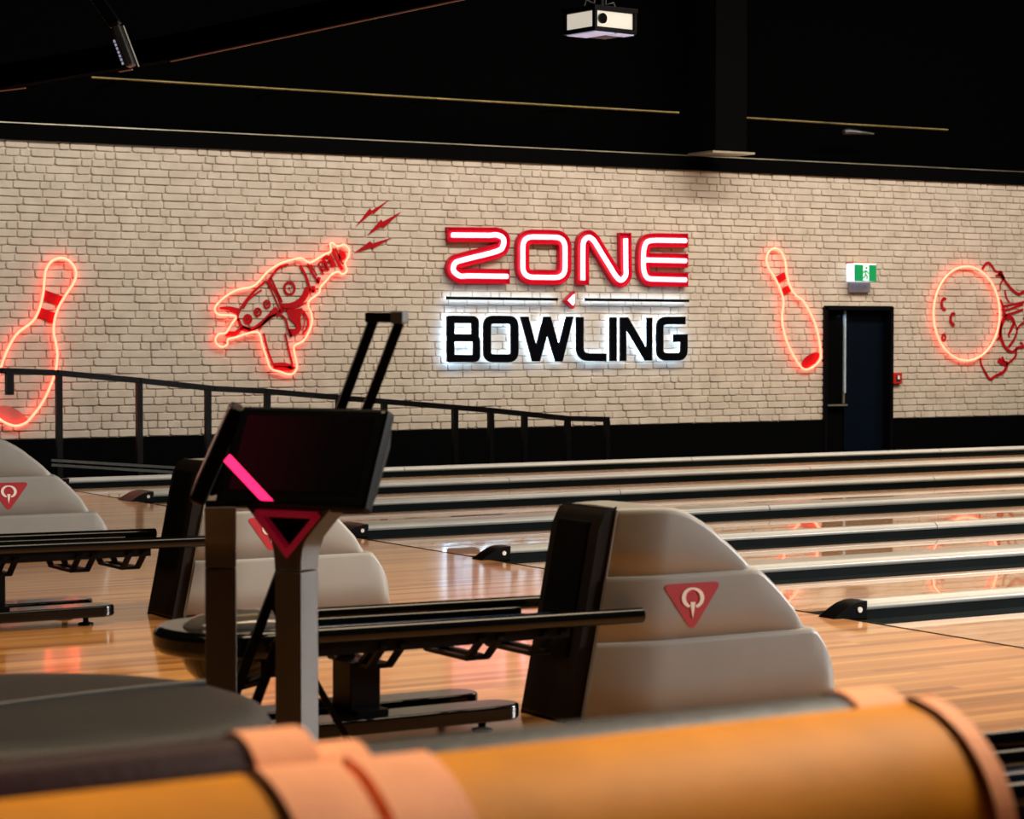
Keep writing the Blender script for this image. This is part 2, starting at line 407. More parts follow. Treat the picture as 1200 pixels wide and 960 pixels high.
# black dado, bulkhead and upper wall
q = MB(); q.box(WX0-6, WY-.03, SLAB, DX0, WY+.25, BZ0); q.box(DX1, WY-.03, SLAB, WX1+2, WY+.25, BZ0)
struct(q.build('baseboard_back', 'black'))
q = MB(); q.box(WX0-6, WY-.035, BZ1, WX1+2, WY+.3, 3.09); struct(q.build('trim_1', 'black'))
q = MB(); q.box(WX0-6, WY-.042, 3.084, WX1+2, WY-.03, 3.093); struct(q.build('trim_2', 'steel'))
q = MB(); q.box(WX0-6, WY+.2, 3.05, WX1+2, WY+.3, 6.2); struct(q.build('wall_back_upper', 'void'))
q = MB(); q.box(-6, -4, 6.2, WX1+2.5, WY+.3, 6.3); struct(q.build('ceiling', 'void'))
q = MB(); q.box(LX1, -4, -.5, LX1+.2, WY+.3, 6.2); struct(q.build('wall_right', 'void'))
q = MB(); q.box(WX0-6.3, ENDY, SLAB, WX0-6, WY+.3, 6.2); struct(q.build('wall_left', 'void'))
q = MB(); q.box(14.13, 19.45, 3.085, 14.53, 19.85, 6.2); struct(q.build('trim_3', mat('column_charcoal', (.0012,.0012,.0013), .8, noise=.1, spec=.02)))
q = MB(); q.box(14.06, 19.4, 3.08, 14.60, 19.85, 3.10); struct(q.build('trim_4', 'steel'))
# pipes on the upper wall
def pipe(x0, x1, z, label):
    q = MB(); q.tube([(x0, 19.6, z), ((x0+x1)/2, 19.6, z-.004), (x1, 19.6, z)], .011, 8)
    t = tag(q.build('conduit', 'brass'), label, 'pipe', 'conduits on the black upper wall')
    for k in range(int((x1-x0)/1.6)+1):
        q = MB(); q.box(x0+.3+k*1.6, 19.59, z-.014, x0+.32+k*1.6, WY+.21, z-.008); q.build('bracket', 'void', t)
pipe(7.39, 13.77, 3.49, 'long thin brassy conduit on the black wall, left of the column')
pipe(14.6, 17.42, 3.48, 'shorter thin brassy conduit on the black wall, right of the column')
# rafter, upper left
q = MB(); A = [at_depth(-40, 112, 17), at_depth(200, 72, 16), at_depth(545, -1, 15), at_depth(700, -40, 14.5)]
for a, b in zip(A, A[1:]): q.bar(a+Vector((0,0,.09)), b+Vector((0,0,.09)), .10, .17)
raf = tag(q.build('roof_rafter', 'void'), 'black sloping rafter crossing the dark upper left of the picture', 'rafter')
LIT_EDGE = mat('lit_flange_edge', (.30,.12,.07), .4, .6, noise=.4, nscale=3, emit=(1,.35,.2), es=.05)  # reddish glow put into the flange where light catches the rafter's edge
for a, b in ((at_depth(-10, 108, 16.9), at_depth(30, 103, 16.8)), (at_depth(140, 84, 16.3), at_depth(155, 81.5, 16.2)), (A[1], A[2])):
    q = MB(); q.bar(a, b, .012, .008); q.build('flange', LIT_EDGE, raf)
# linear fitting hanging upper left
t = thing('hanging_light_fitting', 'slim dark light fitting hanging at a slant in the dark at upper left', 'light fitting', at_depth(130, 40, 14))
o0 = at_depth(130, 40, 14)
q = MB(); a = at_depth(107, -12, 14)-o0; b = at_depth(136, 30, 14)-o0; c = at_depth(154, 78, 14)-o0
q.bar(a, b, .10, .07); q.build('arm', 'blackmetal', t, bevel=.01)
q = MB(); q.bar(b, c, .09, .05); q.build('housing', mat('fitting_grey', (.05,.055,.06), .3, .3, noise=.1), t, bevel=.012)
q = MB(); d_ = (c-b).normalized()
for k in range(7): p_ = b+(c-b)*(.35+.09*k)-RT*.046; q.bar(p_, p_+d_*.016, .008, .012)
q.build('vent', mat('vent_glint', (.5,.5,.6), .3, emit=(.5,.55,.8), es=.4, noise=.02), t)  # glints on the vent slots, painted as small glowing bars
q = MB(); q.bar(b+RT*.045, c+RT*.045, .007, .007); q.build('edge_highlight', mat('edge_glint', (.7,.7,.6), .3, emit=(.8,.8,.7), es=.12, noise=.02), t)  # highlight along the edge, painted as a thin glowing bar
# emergency fitting on the upper wall at right
q = MB(); a = on_y(989, 155, 19.9); q.tube([a, a+Vector((.06,0,.01)), a+Vector((.42,0,0))], [.03, .035, .012], 10)
tag(q.build('wall_fitting', mat('fitting_dark', (.10,.10,.10), .2, .6, noise=.1)), 'small dark tapering wall fitting high on the black wall above the brick', 'light fitting')
# projector
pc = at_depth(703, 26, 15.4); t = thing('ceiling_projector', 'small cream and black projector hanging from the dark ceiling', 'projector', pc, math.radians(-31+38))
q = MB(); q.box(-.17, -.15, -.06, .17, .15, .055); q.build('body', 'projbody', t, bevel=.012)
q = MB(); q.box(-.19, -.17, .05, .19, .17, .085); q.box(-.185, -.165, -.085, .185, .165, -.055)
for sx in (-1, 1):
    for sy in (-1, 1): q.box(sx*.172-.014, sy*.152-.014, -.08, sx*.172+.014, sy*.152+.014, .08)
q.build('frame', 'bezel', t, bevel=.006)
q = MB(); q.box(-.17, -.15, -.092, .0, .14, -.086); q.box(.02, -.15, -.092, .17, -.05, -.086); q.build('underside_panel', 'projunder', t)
q = MB(); q.tube([(-.11, -.15, 0), (-.11, -.165, 0)], .035, 14); q.build('lens', 'gloss', t)
q = MB(); q.tube([(0,0,.08), (0,0,2.95-.3)], .025, 10); q.build('pole', 'blackmetal', t)
q = MB()
for sx in (-1, 1): q.tube([(sx*.14,0,.085), (sx*.12,0,.14), (sx*.05,0,.12), (sx*.03,0,.4)], .006, 6)
q.build('cable', mat('cable_grey', (.12,.12,.12), .5, noise=.1), t)

# ------------------------------------------------------------------ door
D = struct(MB().box(DX0, WY+.3, SLAB, DX1, WY+.34, DZ1).build('door_1', 'doorblue'))
q = MB(); fw = .035
q.box(DX0-.01, WY-.04, SLAB, DX0+fw, WY+.3, DZ1); q.box(DX1-fw, WY-.04, SLAB, DX1+.01, WY+.3, DZ1); q.box(DX0, WY-.04, DZ1-fw, DX1, WY+.3, DZ1+.012)
q.build('door_frame', 'blackmetal', D)
xs = on_y(987, 400, WY+.1).x
q = MB(); q.box(DX0+fw, WY+.06, SLAB+.02, xs-.02, WY+.11, DZ1-fw-.005); q.build('left_leaf', 'black', D, bevel=.004)
q = MB(); q.box(xs-.018, WY+.04, .55, xs+.006, WY+.10, DZ1-fw-.006); q.build('leaf_edge', 'dooredge', D)
q = MB(); T = Matrix.Translation((xs+.015, WY+.10, 0)) @ Matrix.Rotation(math.radians(0), 4, 'Z')
q.box(0, -.02, SLAB+.02, DX1-xs-.052, .02, DZ1-fw-.01, T); q.build('right_leaf', 'doorblue', D, bevel=.004)
zb = on_y(975, 475, WY).z
q = MB(); q.box(DX0+.05, WY+.0, zb-.01, xs, WY+.03, zb+.008); q.box(DX0+.06, WY+.02, zb-.01, DX0+.08, WY+.07, zb+.005); q.box(xs-.04, WY+.02, zb-.01, xs-.02, WY+.07, zb+.005); q.build('push_bar', 'steel', D)
q = MB(); q.box(xs-.055, WY+.01, zb+.02, xs-.035, WY+.03, zb+.13); q.tube([(xs-.045, WY+.02, zb+.11), (xs-.065, WY, zb+.16)], .008, 8); q.build('handle', 'steel', D)
area('door_lamp', ((DX0+DX1)/2-.25, WY+.12, DZ1-.09), ((DX0+DX1)/2-.1, WY+.2, .2), .35, .04, .35, (.55,.78,1))

# exit sign
a = on_y(1002, 310, WY-.16); b = on_y(1027, 330, WY-.16)
t = thing('exit_sign', 'green running man exit sign box mounted above the dark door', 'exit sign', (a.x, WY-.16, b.z))
Wd, Hh = b.x-a.x, a.z-b.z
q = MB(); q.box(0, .012, 0, Wd, .145, Hh+.012); q.build('housing', 'exitlamp', t)
q = MB(); q.box(-.01, .02, Hh+.012, Wd+.01, .155, Hh+.03); q.build('top_cover', mat('top_cover_orange', (.55,.25,.12), .5, noise=.1), t)
q = MB(); q.box(0, .0, 0, Wd, .012, Hh); fp = q.build('face', 'exitgreen', t)
q = MB(); q.box(Wd*.38, -.003, .008, Wd*.64, .0, Hh-.008); q.build('white_panel', 'exitwhite', fp)
q = MB(); cx = Wd*.5; s = Hh/20
def ex(x, z): return (cx+x*s, z*s)
for seg in ([(0,13),(-.6,8.5)], [(-.6,9),(2,6),(1.2,2.2)], [(-.6,9),(-1.6,5.5),(-4,4)], [(0,12.8),(2.6,11),(3.6,9)], [(0,12.8),(-2.6,12),(-3.4,9.6)]):
    q.stroke([ex(*p) for p in seg], 1.6*s, -.006, -.003)
q.prism([ex(.6+1.5*math.cos(k*PI/5), 16+1.5*math.sin(k*PI/5)) for k in range(10)], -.006, -.003)
q.build('running_figure', 'exitgreen', fp)
# shadow of the sign on the wall beneath it, made as a flat slab
a = on_y(995, 331, WY-.04); b = on_y(1020, 343, WY-.04)
q = MB(); q.box(a.x+.01, WY-.04, b.z, b.x, WY+.006, a.z); tag(q.build('exit_sign_shadow', mat('mauve_grey_shadow', (.22,.20,.24), .6, noise=.1), bevel=.004), 'mauve grey shadow under the exit sign, built as a flat slab on the bricks', 'painted shadow')
# alarm point
a = on_y(1047.5, 437, WY-.05); b = on_y(1057.5, 450, WY-.05)
t = thing('fire_alarm_point', 'small red square fire alarm call point on bricks right of the door', 'fire alarm', (a.x, WY-.05, b.z))
Wd, Hh = b.x-a.x, a.z-b.z
q = MB(); q.box(0, 0, 0, Wd, .055, Hh); q.build('box', 'alarm', t, bevel=.008)
q = MB(); q.box(Wd*.28, -.004, Hh*.25, Wd*.72, .001, Hh*.75); q.build('glass', mat('alarm_dark', (.02,.02,.02), .3, noise=.1), t)
q = MB(); q.box(Wd*.42, -.007, Hh*.42, Wd*.66, -.003, Hh*.74); q.build('label_plate', 'white', t)

# ------------------------------------------------------------------ signs on the wall
ART = WY-.014                  # face of the painted artwork, just proud of the bricks
def Z(ox, oy, s, Y=ART):
    def f(p):
        v = on_y(ox+p[0]/s, oy+p[1]/s, Y); return (v.x, v.z)
    return f
def mapped(pts, f): return [f(p) for p in pts]
def paint_strokes(name, m, parent, f, strokes, thick=.0125):
    q = MB()
    for st in strokes:
        pts, wd = st[0], st[1]; cl = len(st) > 2 and st[2]
        P = mapped(smooth(pts, 5, cl) if len(pts) > 2 else pts, f)
        n = len(P); K = thick; ww = wd*K if not isinstance(wd, (list, tuple)) else [(wd[0]+(wd[1]-wd[0])*i/(n-1))*K for i in range(n)]
        q.stroke(P, ww, ART-.001, ART+.004, cl)
    return q.build(name, m, parent)
def paint_polys(name, m, parent, f, polys):
    q = MB()
    for p in polys: q.prism(mapped(p, f), ART-.001, ART+.004)
    return q.build(name, m, parent)
TUBE_Y = WY-.045
def neon(parent, f, pts, closed=True, r=.0115, sm=6):
    P = [(x, TUBE_Y, z) for x, z in mapped(smooth(pts, sm, closed), f)]
    q = MB(); q.tube(P, r, 8, closed); o = q.build('neon_tube', 'neon', parent)
    q = MB(); n = len(P)
    for k in range(0, n, max(1, n//9)): q.tube([P[k], (P[k][0], WY+.004, P[k][2])], .006, 6)
    q.build('standoff', 'redpaint', parent)['kind'] = 'stuff'
def sign(label): return thing('neon_sign', label, 'neon sign', (0,0,0))
# left pin
t = sign('large red neon outline of a bowling pin at far left of brick wall')
f = Z(0, 260, 4, TUBE_Y)
neon(t, f, [(285,170),(322,182),(348,212),(356,250),(342,292),(305,348),(275,400),(256,460),(252,520),(262,570),(268,620),(262,690),(240,760),(200,845),(140,925),(110,948),(70,957),(20,940),(-20,905),(-34,850),(-18,760),(5,680),(35,600),(80,525),(150,470),(180,420),(200,350),(208,275),(217,222),(243,185)])
f = Z(0, 260, 4)
paint_polys('collar_band', 'redpaint', t, f, [[(213,320),(295,350),(275,395),(203,368)]])
paint_polys('collar_band', 'redpaint', t, f, [[(192,402),(268,430),(248,477),(175,447)]])
paint_polys('base_patch', 'redfade', t, f, [smooth([(-25,900),(-5,868),(30,862),(75,878),(130,925),(108,945),(70,952),(20,935)], 4, True)])
# right pin
t = sign('slim red neon outline of a bowling pin left of the door')
f = Z(870, 270, 3.695, TUBE_Y)
neon(t, f, [(140,78),(165,90),(184,130),(192,190),(205,240),(230,280),(265,308),(300,370),(325,440),(340,540),(325,575),(297,597),(270,602),(243,578),(200,500),(178,430),(172,370),(178,310),(165,258),(140,205),(112,160),(104,125),(115,92)])
f = Z(870, 270, 3.695)
paint_polys('collar_band', 'redpaint', t, f, [[(143,202),(182,180),(190,210),(160,228)]])
paint_polys('collar_band', 'redpaint', t, f, [[(168,255),(200,237),(211,264),(180,283)]])
paint_polys('base_patch', 'redpaint', t, f, [smooth([(258,580),(268,555),(298,534),(326,528),(333,545),(312,575),(285,592),(266,597)], 4, True)])
# ball and hand
t = sign('red neon circle of a bowling ball right of the door')
f = Z(1040, 280, 3.43, TUBE_Y)
neon(t, f, [(318+133*math.cos(2*PI*k/24), 300+189*math.sin(2*PI*k/24)) for k in range(24)], True, .0115, 3)
f = Z(1100, 290, 5.65)
def cshape(cx, cy, rx, ry): return [(cx+rx*math.cos(a), cy+ry*math.sin(a)) for a in [math.radians(-50-k*28) for k in range(10)]]
paint_strokes('finger_hole', 'redpaint', t, f, [(cshape(38,375,17,36), 2.4)], .0145)
paint_strokes('finger_hole', 'redpaint', t, f, [(cshape(97,475,17,36), 2.5)], .0145)
paint_strokes('finger_hole', 'redpaint', t, f, [([(35+11*math.cos(a*.7), 595+20*math.sin(a*.7)) for a in range(9)], 1.9, True)])
H_ = [([(290,145),(312,110),(335,103),(355,125),(378,158),(415,160)], [2,1.4]), ([(395,180),(415,160),(428,195),(450,235),(490,280),(530,308),(565,295),(620,300)], [1.2,2.4]),
      ([(378,190),(410,182),(425,215),(410,240),(408,285)], [1.6,.8]), ([(400,178),(420,190),(432,210)], 3.0), ([(440,280),(448,330),(468,365)], 1.2),
      ([(408,345),(422,375),(432,420),(440,460)], [1.0,3.2]), ([(430,390),(490,378),(560,362),(620,352)], [1.8,1.2]), ([(440,418),(500,398),(560,375)], [1,2.2]), ([(440,448),(500,432),(560,410)], [1.4,1.8]),
      ([(440,460),(420,505),(410,545),(415,600),(440,660),(485,692),(520,665)], [3.2,1.6]), ([(440,462),(480,465),(498,500),(480,545),(465,575),(470,595)], [3.4,1.2]), ([(498,490),(520,545),(500,610),(465,660)], [1,2.2]),
      ([(520,545),(545,510),(580,500)], 1.4), ([(520,665),(565,655),(620,650)], 2.0), ([(515,670),(510,720),(470,760),(450,770)], [1.4,2]),
      ([(278,735),(285,780),(312,830),(340,872),(380,850),(430,825),(450,790),(455,768)], [1.3,2.6]), ([(395,745),(430,765),(455,768)], 3.4), ([(420,725),(438,760)], 1.6),
      ([(392,610),(408,575),(415,500)], 1.6), ([(600,470),(560,468)], 1.3), ([(560,640),(540,628)], 1.2)]
hand = tag(paint_strokes('hand_drawing', 'redpaint', None, f, H_, .0165), 'red painted line drawing of a hand gripping the neon ball, at right edge', 'wall painting')
# ray gun
t = sign('red neon ray gun with spark rings, left of the lettering')
f = Z(230, 220, 4.172, TUBE_Y)
neon(t, f, [(155,742),(195,732),(240,716),(303,708),(322,765),(345,835),(365,885),(410,900),(462,914),(492,882),(485,830),(478,776),(520,752),(548,710),(565,660),(562,615),(548,580),(555,550),(600,515),(606,488),(640,450),(662,424),(692,412),(714,424),(737,405),(727,370),(745,335),(745,300),(722,279),(690,287),(668,272),(654,276),(658,310),(630,325),(590,350),(560,366),(540,362),(515,346),(470,352),(410,372),(350,410),(310,455),(270,486),(200,500),(135,538),(95,580),(93,605),(112,622),(175,625),(194,636),(170,670),(145,710),(110,716),(93,742),(105,770),(130,779),(152,765)], True, .0100, 4)
f = Z(230, 220, 4.172)
G_ = [([(350,455),(400,530),(420,605)], 2.0), ([(330,460),(352,470),(405,590),(405,610)], 1.0), ([(205,650),(205,620),(230,570),(280,510),(335,462)], 1.6), ([(205,640),(225,680),(265,695)], 2.2),
      ([(225,678),(275,690),(330,655),(395,590)], [2,4]), ([(215,690),(265,700),(330,665),(405,605)], 1.0), ([(230,590),(260,545),(320,500)], 1.2), ([(355,455),(400,395),(450,375)], 1.8),
      ([(365,440),(420,560)], 1.6), ([(418,580),(470,575),(520,545),(548,490)], [4,5.2]), ([(425,592),(480,590),(540,560)], 1.0), ([(508,380),(535,430),(560,500),(575,505)], 2.2), ([(545,370),(570,420),(600,465)], 1.5),
      ([(565,497),(583,495)], 5), ([(590,450),(605,455)], 5), ([(560,375),(590,430)], 1.2), ([(598,372),(622,425)], 1.6), ([(598,372),(618,362),(640,405)], 1.2), ([(620,345),(648,405)], 2.4), ([(620,345),(640,335),(665,390)], 1.6),
      ([(652,330),(678,385)], 3), ([(665,300),(700,375),(716,400)], 2.6), ([(680,295),(715,370)], 1.2), ([(607,390),(625,385)], 1.4), ([(612,405),(632,400)], 1.4), ([(636,365),(655,362)], 1.6),
      ([(115,588),(160,590),(205,605)], [1,5]), ([(145,712),(190,712),(225,685)], [4,2.4]), ([(330,712),(352,800),(380,872)], 1.4), ([(435,712),(455,800),(472,868)], 1.4), ([(380,868),(430,866),(470,880),(435,884),(378,884)], 3.5),
      ([(310,690),(350,640),(400,620),(435,640),(450,690),(465,730)], 1.6), ([(520,600),(545,640),(545,680),(520,715)], 1.6), ([(520,612),(530,650),(520,700)], .8), ([(405,600),(415,610),(432,600)], 1.6)]
paint_strokes('ink_lines', 'redpaint', t, f, G_)
paint_polys('trigger_guard', 'redpaint', t, f, [[(440,600),(520,588),(510,640),(515,690),(500,715),(460,728),(450,690),(488,690),(486,672),(455,640)]])
paint_polys('muzzle_dot', 'redpaint', t, f, [smooth([(694,325),(708,308),(728,318),(732,340),(715,355),(700,345)], 4, True)])
for cx_, cy_, rx_, ry_, wd in ((456,492,25,30,1.9), (252,643,15,18,2.4), (301,608,15,17,1.6), (346,570,14,18,1.5)):
    paint_strokes('dial', 'redpaint', t, f, [([(cx_+rx_*math.cos(2*PI*k/10), cy_+ry_*math.sin(2*PI*k/10)) for k in range(10)], wd, True), ([(cx_-3,cy_-5),(cx_+2,cy_+6)], 1.6)])
for i, (nm, bolt) in enumerate((('top', [(945,58),(868,128),(862,122),(780,190),(850,100),(858,112)]), ('middle', [(1005,116),(915,198),(908,190),(835,234),(905,155),(912,166)]), ('lowest', [(960,243),(862,300),(858,292),(772,319),(850,262),(862,272)]))):
    o = paint_polys('lightning_bolt', 'redpaint', None, f, [bolt])
    tag(o, '%s of three red painted lightning bolts beside the gun muzzle' % nm, 'wall painting', 'lightning bolts by the ray gun')

# ZONE letters
f = Z(500, 250, 3.636, WY-.05)
def zone_letter(label, paths, tubes):
    t = thing('sign_letter', label, 'sign letter', (0,0,0), 0, 'red illuminated letters')
    q = MB(); rim = MB(); tb = MB()
    for pts, cl in paths:
        P = mapped(pts, f); q.stroke(P, .145, WY-.035, WY-.006, cl)
        for side in offset(P, .139, cl): rim.stroke(side, .010, WY-.062, WY-.006, cl)
        if not cl:
            for k in (0, -1):
                a_, b_ = offset(P, .145, cl)
                d_ = (Vector(P[k])-Vector(P[1 if k == 0 else -2])).normalized()
                pa, pb = Vector(a_[k])-d_*.005, Vector(b_[k])-d_*.005
                rim.stroke([tuple(pa), tuple(pb)], .010, WY-.062, WY-.006)
    for pts, cl in tubes:
        P = [(x, WY-.058, z) for x, z in mapped(pts, f)]; tb.tube(P, .025, 10, cl)
    q.build('back_plate', 'zonered', t); rim.build('rim', 'zonered', t); tb.build('neon_tube', 'pinkneon', t)
zc_ = [(300,93),(325,108),(323,140),(295,163),(150,200),(118,215),(113,245),(140,267)]
Zp = [(88,91)]+smooth([(270,92)]+zc_+[(170,268)], 5)+[(352,270)]
Zt = [(107,93)]+smooth([(270,94)]+zc_+[(170,267)], 5)+[(342,269)]
zone_letter('red illuminated capital Z with a pink-white neon core', [(Zp, False)], [(Zt, False)])
Op = rounded([(408,100),(588,103),(588,275),(408,272)], 45, 6, True)
zone_letter('red illuminated capital O with a pink-white neon core', [(Op, True)], [(Op, True)])
Np = [(664,305)]+smooth([(664,150),(668,118),(690,102),(712,118)], 5)+smooth([(800,262),(825,286),(846,265),(847,235)], 5)+[(845,83)]
Nt = [(664,285)]+Np[1:-1]+[(846,108)]
zone_letter('red illuminated capital N with a pink-white neon core', [(Np, False)], [(Nt, False)])
Ep = [(1112,117)]+smooth([(975,115),(938,122),(924,155),(922,200),(924,245),(940,276),(975,281)], 4)+[(1112,284)]
Et = [(1102,117)]+Ep[1:-1]+[(1102,284)]
zone_letter('red illuminated capital E with a pink-white neon core', [(Ep, False), ([(945,199),(1112,203)], False)], [(Et, False), ([(930,199),(1102,203)], False)])
# halo parts: lines and BOWLING letters
f = Z(500, 250, 3.636, WY-.075)
def halo_thing(name, label, cat, group, strokes, polys=()):
    t = thing(name, label, cat, (0,0,0), 0, group)
    q = MB(); h = MB()
    for i, (pts, wd, cl) in enumerate(strokes):
        P = mapped(pts, f); q.stroke(P, wd, WY-.085-.0008*i, WY-.055+.0004*i, cl); h.stroke(P, max(.02, wd-.018), WY-.054, WY-.048, cl)
    for p in polys:
        P = mapped(p, f); q.prism(P, WY-.085, WY-.055)
        c = [sum(v[i] for v in P)/len(P) for i in (0,1)]
        h.prism([(c[0]+(x-c[0])*.97, c[1]+(z-c[1])*.97) for x, z in P], WY-.054, WY-.048)
    q.build('face', 'letter', t); h.build('halo_backing', 'halo', t)
halo_thing('sign_bar', 'thin black bar with white halo under the red letters, left of the small diamond', 'sign bar', 'halo bars', [([(85,361),(558,367)], .03, False)])
halo_thing('sign_bar', 'thin black bar with white halo under the red letters, right of the small diamond', 'sign bar', 'halo bars', [([(675,368),(1117,373)], .03, False)])
GB = 'halo-lit black letters'
def bl(ch, desc, strokes, polys=()): halo_thing('sign_letter', 'black capital %s with white halo%s' % (ch, desc), 'sign letter', GB, strokes, polys)
SW = .082
Bs = [([(102,438)]+[(102,633)], SW, False), (rounded([(95,452),(207,453),(207,530),(95,530)], 16)[0:], .076, False), (rounded([(95,531),(213,531),(213,619),(95,619)], 16), .076, False)]
bl('B', ', first letter of the lower word', Bs)
bl('O', ', between the B and W of the lower word', [(rounded([(258,453),(375,454),(375,618),(258,618)], 28, 5, True), SW, True)])
bl('W', ' in the middle of the lower word', [], [[(400,440),(432,440),(466,565),(500,440),(527,440),(563,565),(595,440),(625,440),(578,632),(549,632),(514,515),(481,632),(452,632)]])
bl('L', ' right of the W', [([(653,442)]+rounded([(653,442),(653,613),(765,614)], 40)[1:], SW, False)])
bl('I', ', plain upright, right of the L', [([(795,443),(795,630)], SW, False)])
bl('N', ', next to last letter of the lower word', [], [[(825,443),(857,443),(938,580),(938,445),(960,445),(960,628),(931,628),(850,492),(850,630),(825,630)]])
bl('G', ', last letter of the lower word', [(rounded([(1102,457),(994,457),(994,612),(1097,612),(1097,532),(1052,532)], [0,30,30,30,0,0]), SW, False)])
# small diamond
t = thing('sign_emblem', 'small red-edged pink arrow-shaped emblem between the two halo bars', 'sign emblem')
q = MB(); P = mapped([(633,330),(590,372),(628,407),(634,392)], f); q.prism(P, WY-.07, WY-.01); q.build('body', 'zonered', t)
q = MB(); P = mapped([(629,344),(602,371),(624,393),(629,383)], f); q.prism(P, WY-.08, WY-.068); q.build('lit_face', 'pinkneon', t)

# ------------------------------------------------------------------ ramp handrail by the wall
RY = 18.7
t = thing('ramp_handrail', 'long black steel handrail descending a ramp in front of the brick wall', 'handrail', (0, 0, 0))
pts = [on_y(*p, RY) for p in ((-60,432),(0,434.5),(66,437),(163,446),(250,455.5),(310,458.5),(430,469),(575,481),(665,490.5),(712,491.5))]
q = MB()
for a, b in zip(pts, pts[1:]): q.bar(a, b+(b-a).normalized()*.01, .05, .05)
q.build('top_rail', 'blackmetal', t)
def railz(x):
    for a, b in zip(pts, pts[1:]):
        if a.x <= x <= b.x: return a.z+(b.z-a.z)*(x-a.x)/(b.x-a.x)
    return pts[-1].z
def slabz(x): return max(SLAB, min(-.03, -.03-(x-6.5)*.085))
for px in (69, 163, 243.5, 313, 397, 450, 533, 575, 614.5, 665, 711):
    x = on_y(px, 470, RY).x; q = MB(); q.box(x-.025, RY-.025, slabz(x)-.02, x+.025, RY+.025, railz(x)-.01); q.build('post', 'blackmetal', t)
x = on_y(10, 440, RY).x; q = MB(); q.box(x-.03, RY-.05, railz(x)-.20, x+.03, RY+.01, railz(x)-.01); q.build('bracket', 'blackmetal', t)
q = MB()
for pa, pb in (((60,539.5),(260,551.5)), ((60,545),(260,557))):
    a = on_y(*pa, RY-.02); b = on_y(*pb, RY-.02); q.bar(a, b+(b-a)*1.5, .02, .022)
q.build('toe_rail', mat('worn_steel_rail', (.06,.06,.055), .4, .5, noise=.2), t)
q = MB(); xs = [3.5, 6.5, 12.6]
q.prism([(3.0, SLAB+.002), (12.6, SLAB+.002), (12.6, SLAB+.01), (6.5, -.05), (3.0, -.05)], RY+.03, RY+.95)
tag(q.build('access_ramp', 'black'), 'black sloping access ramp behind the lanes under the handrail', 'ramp')

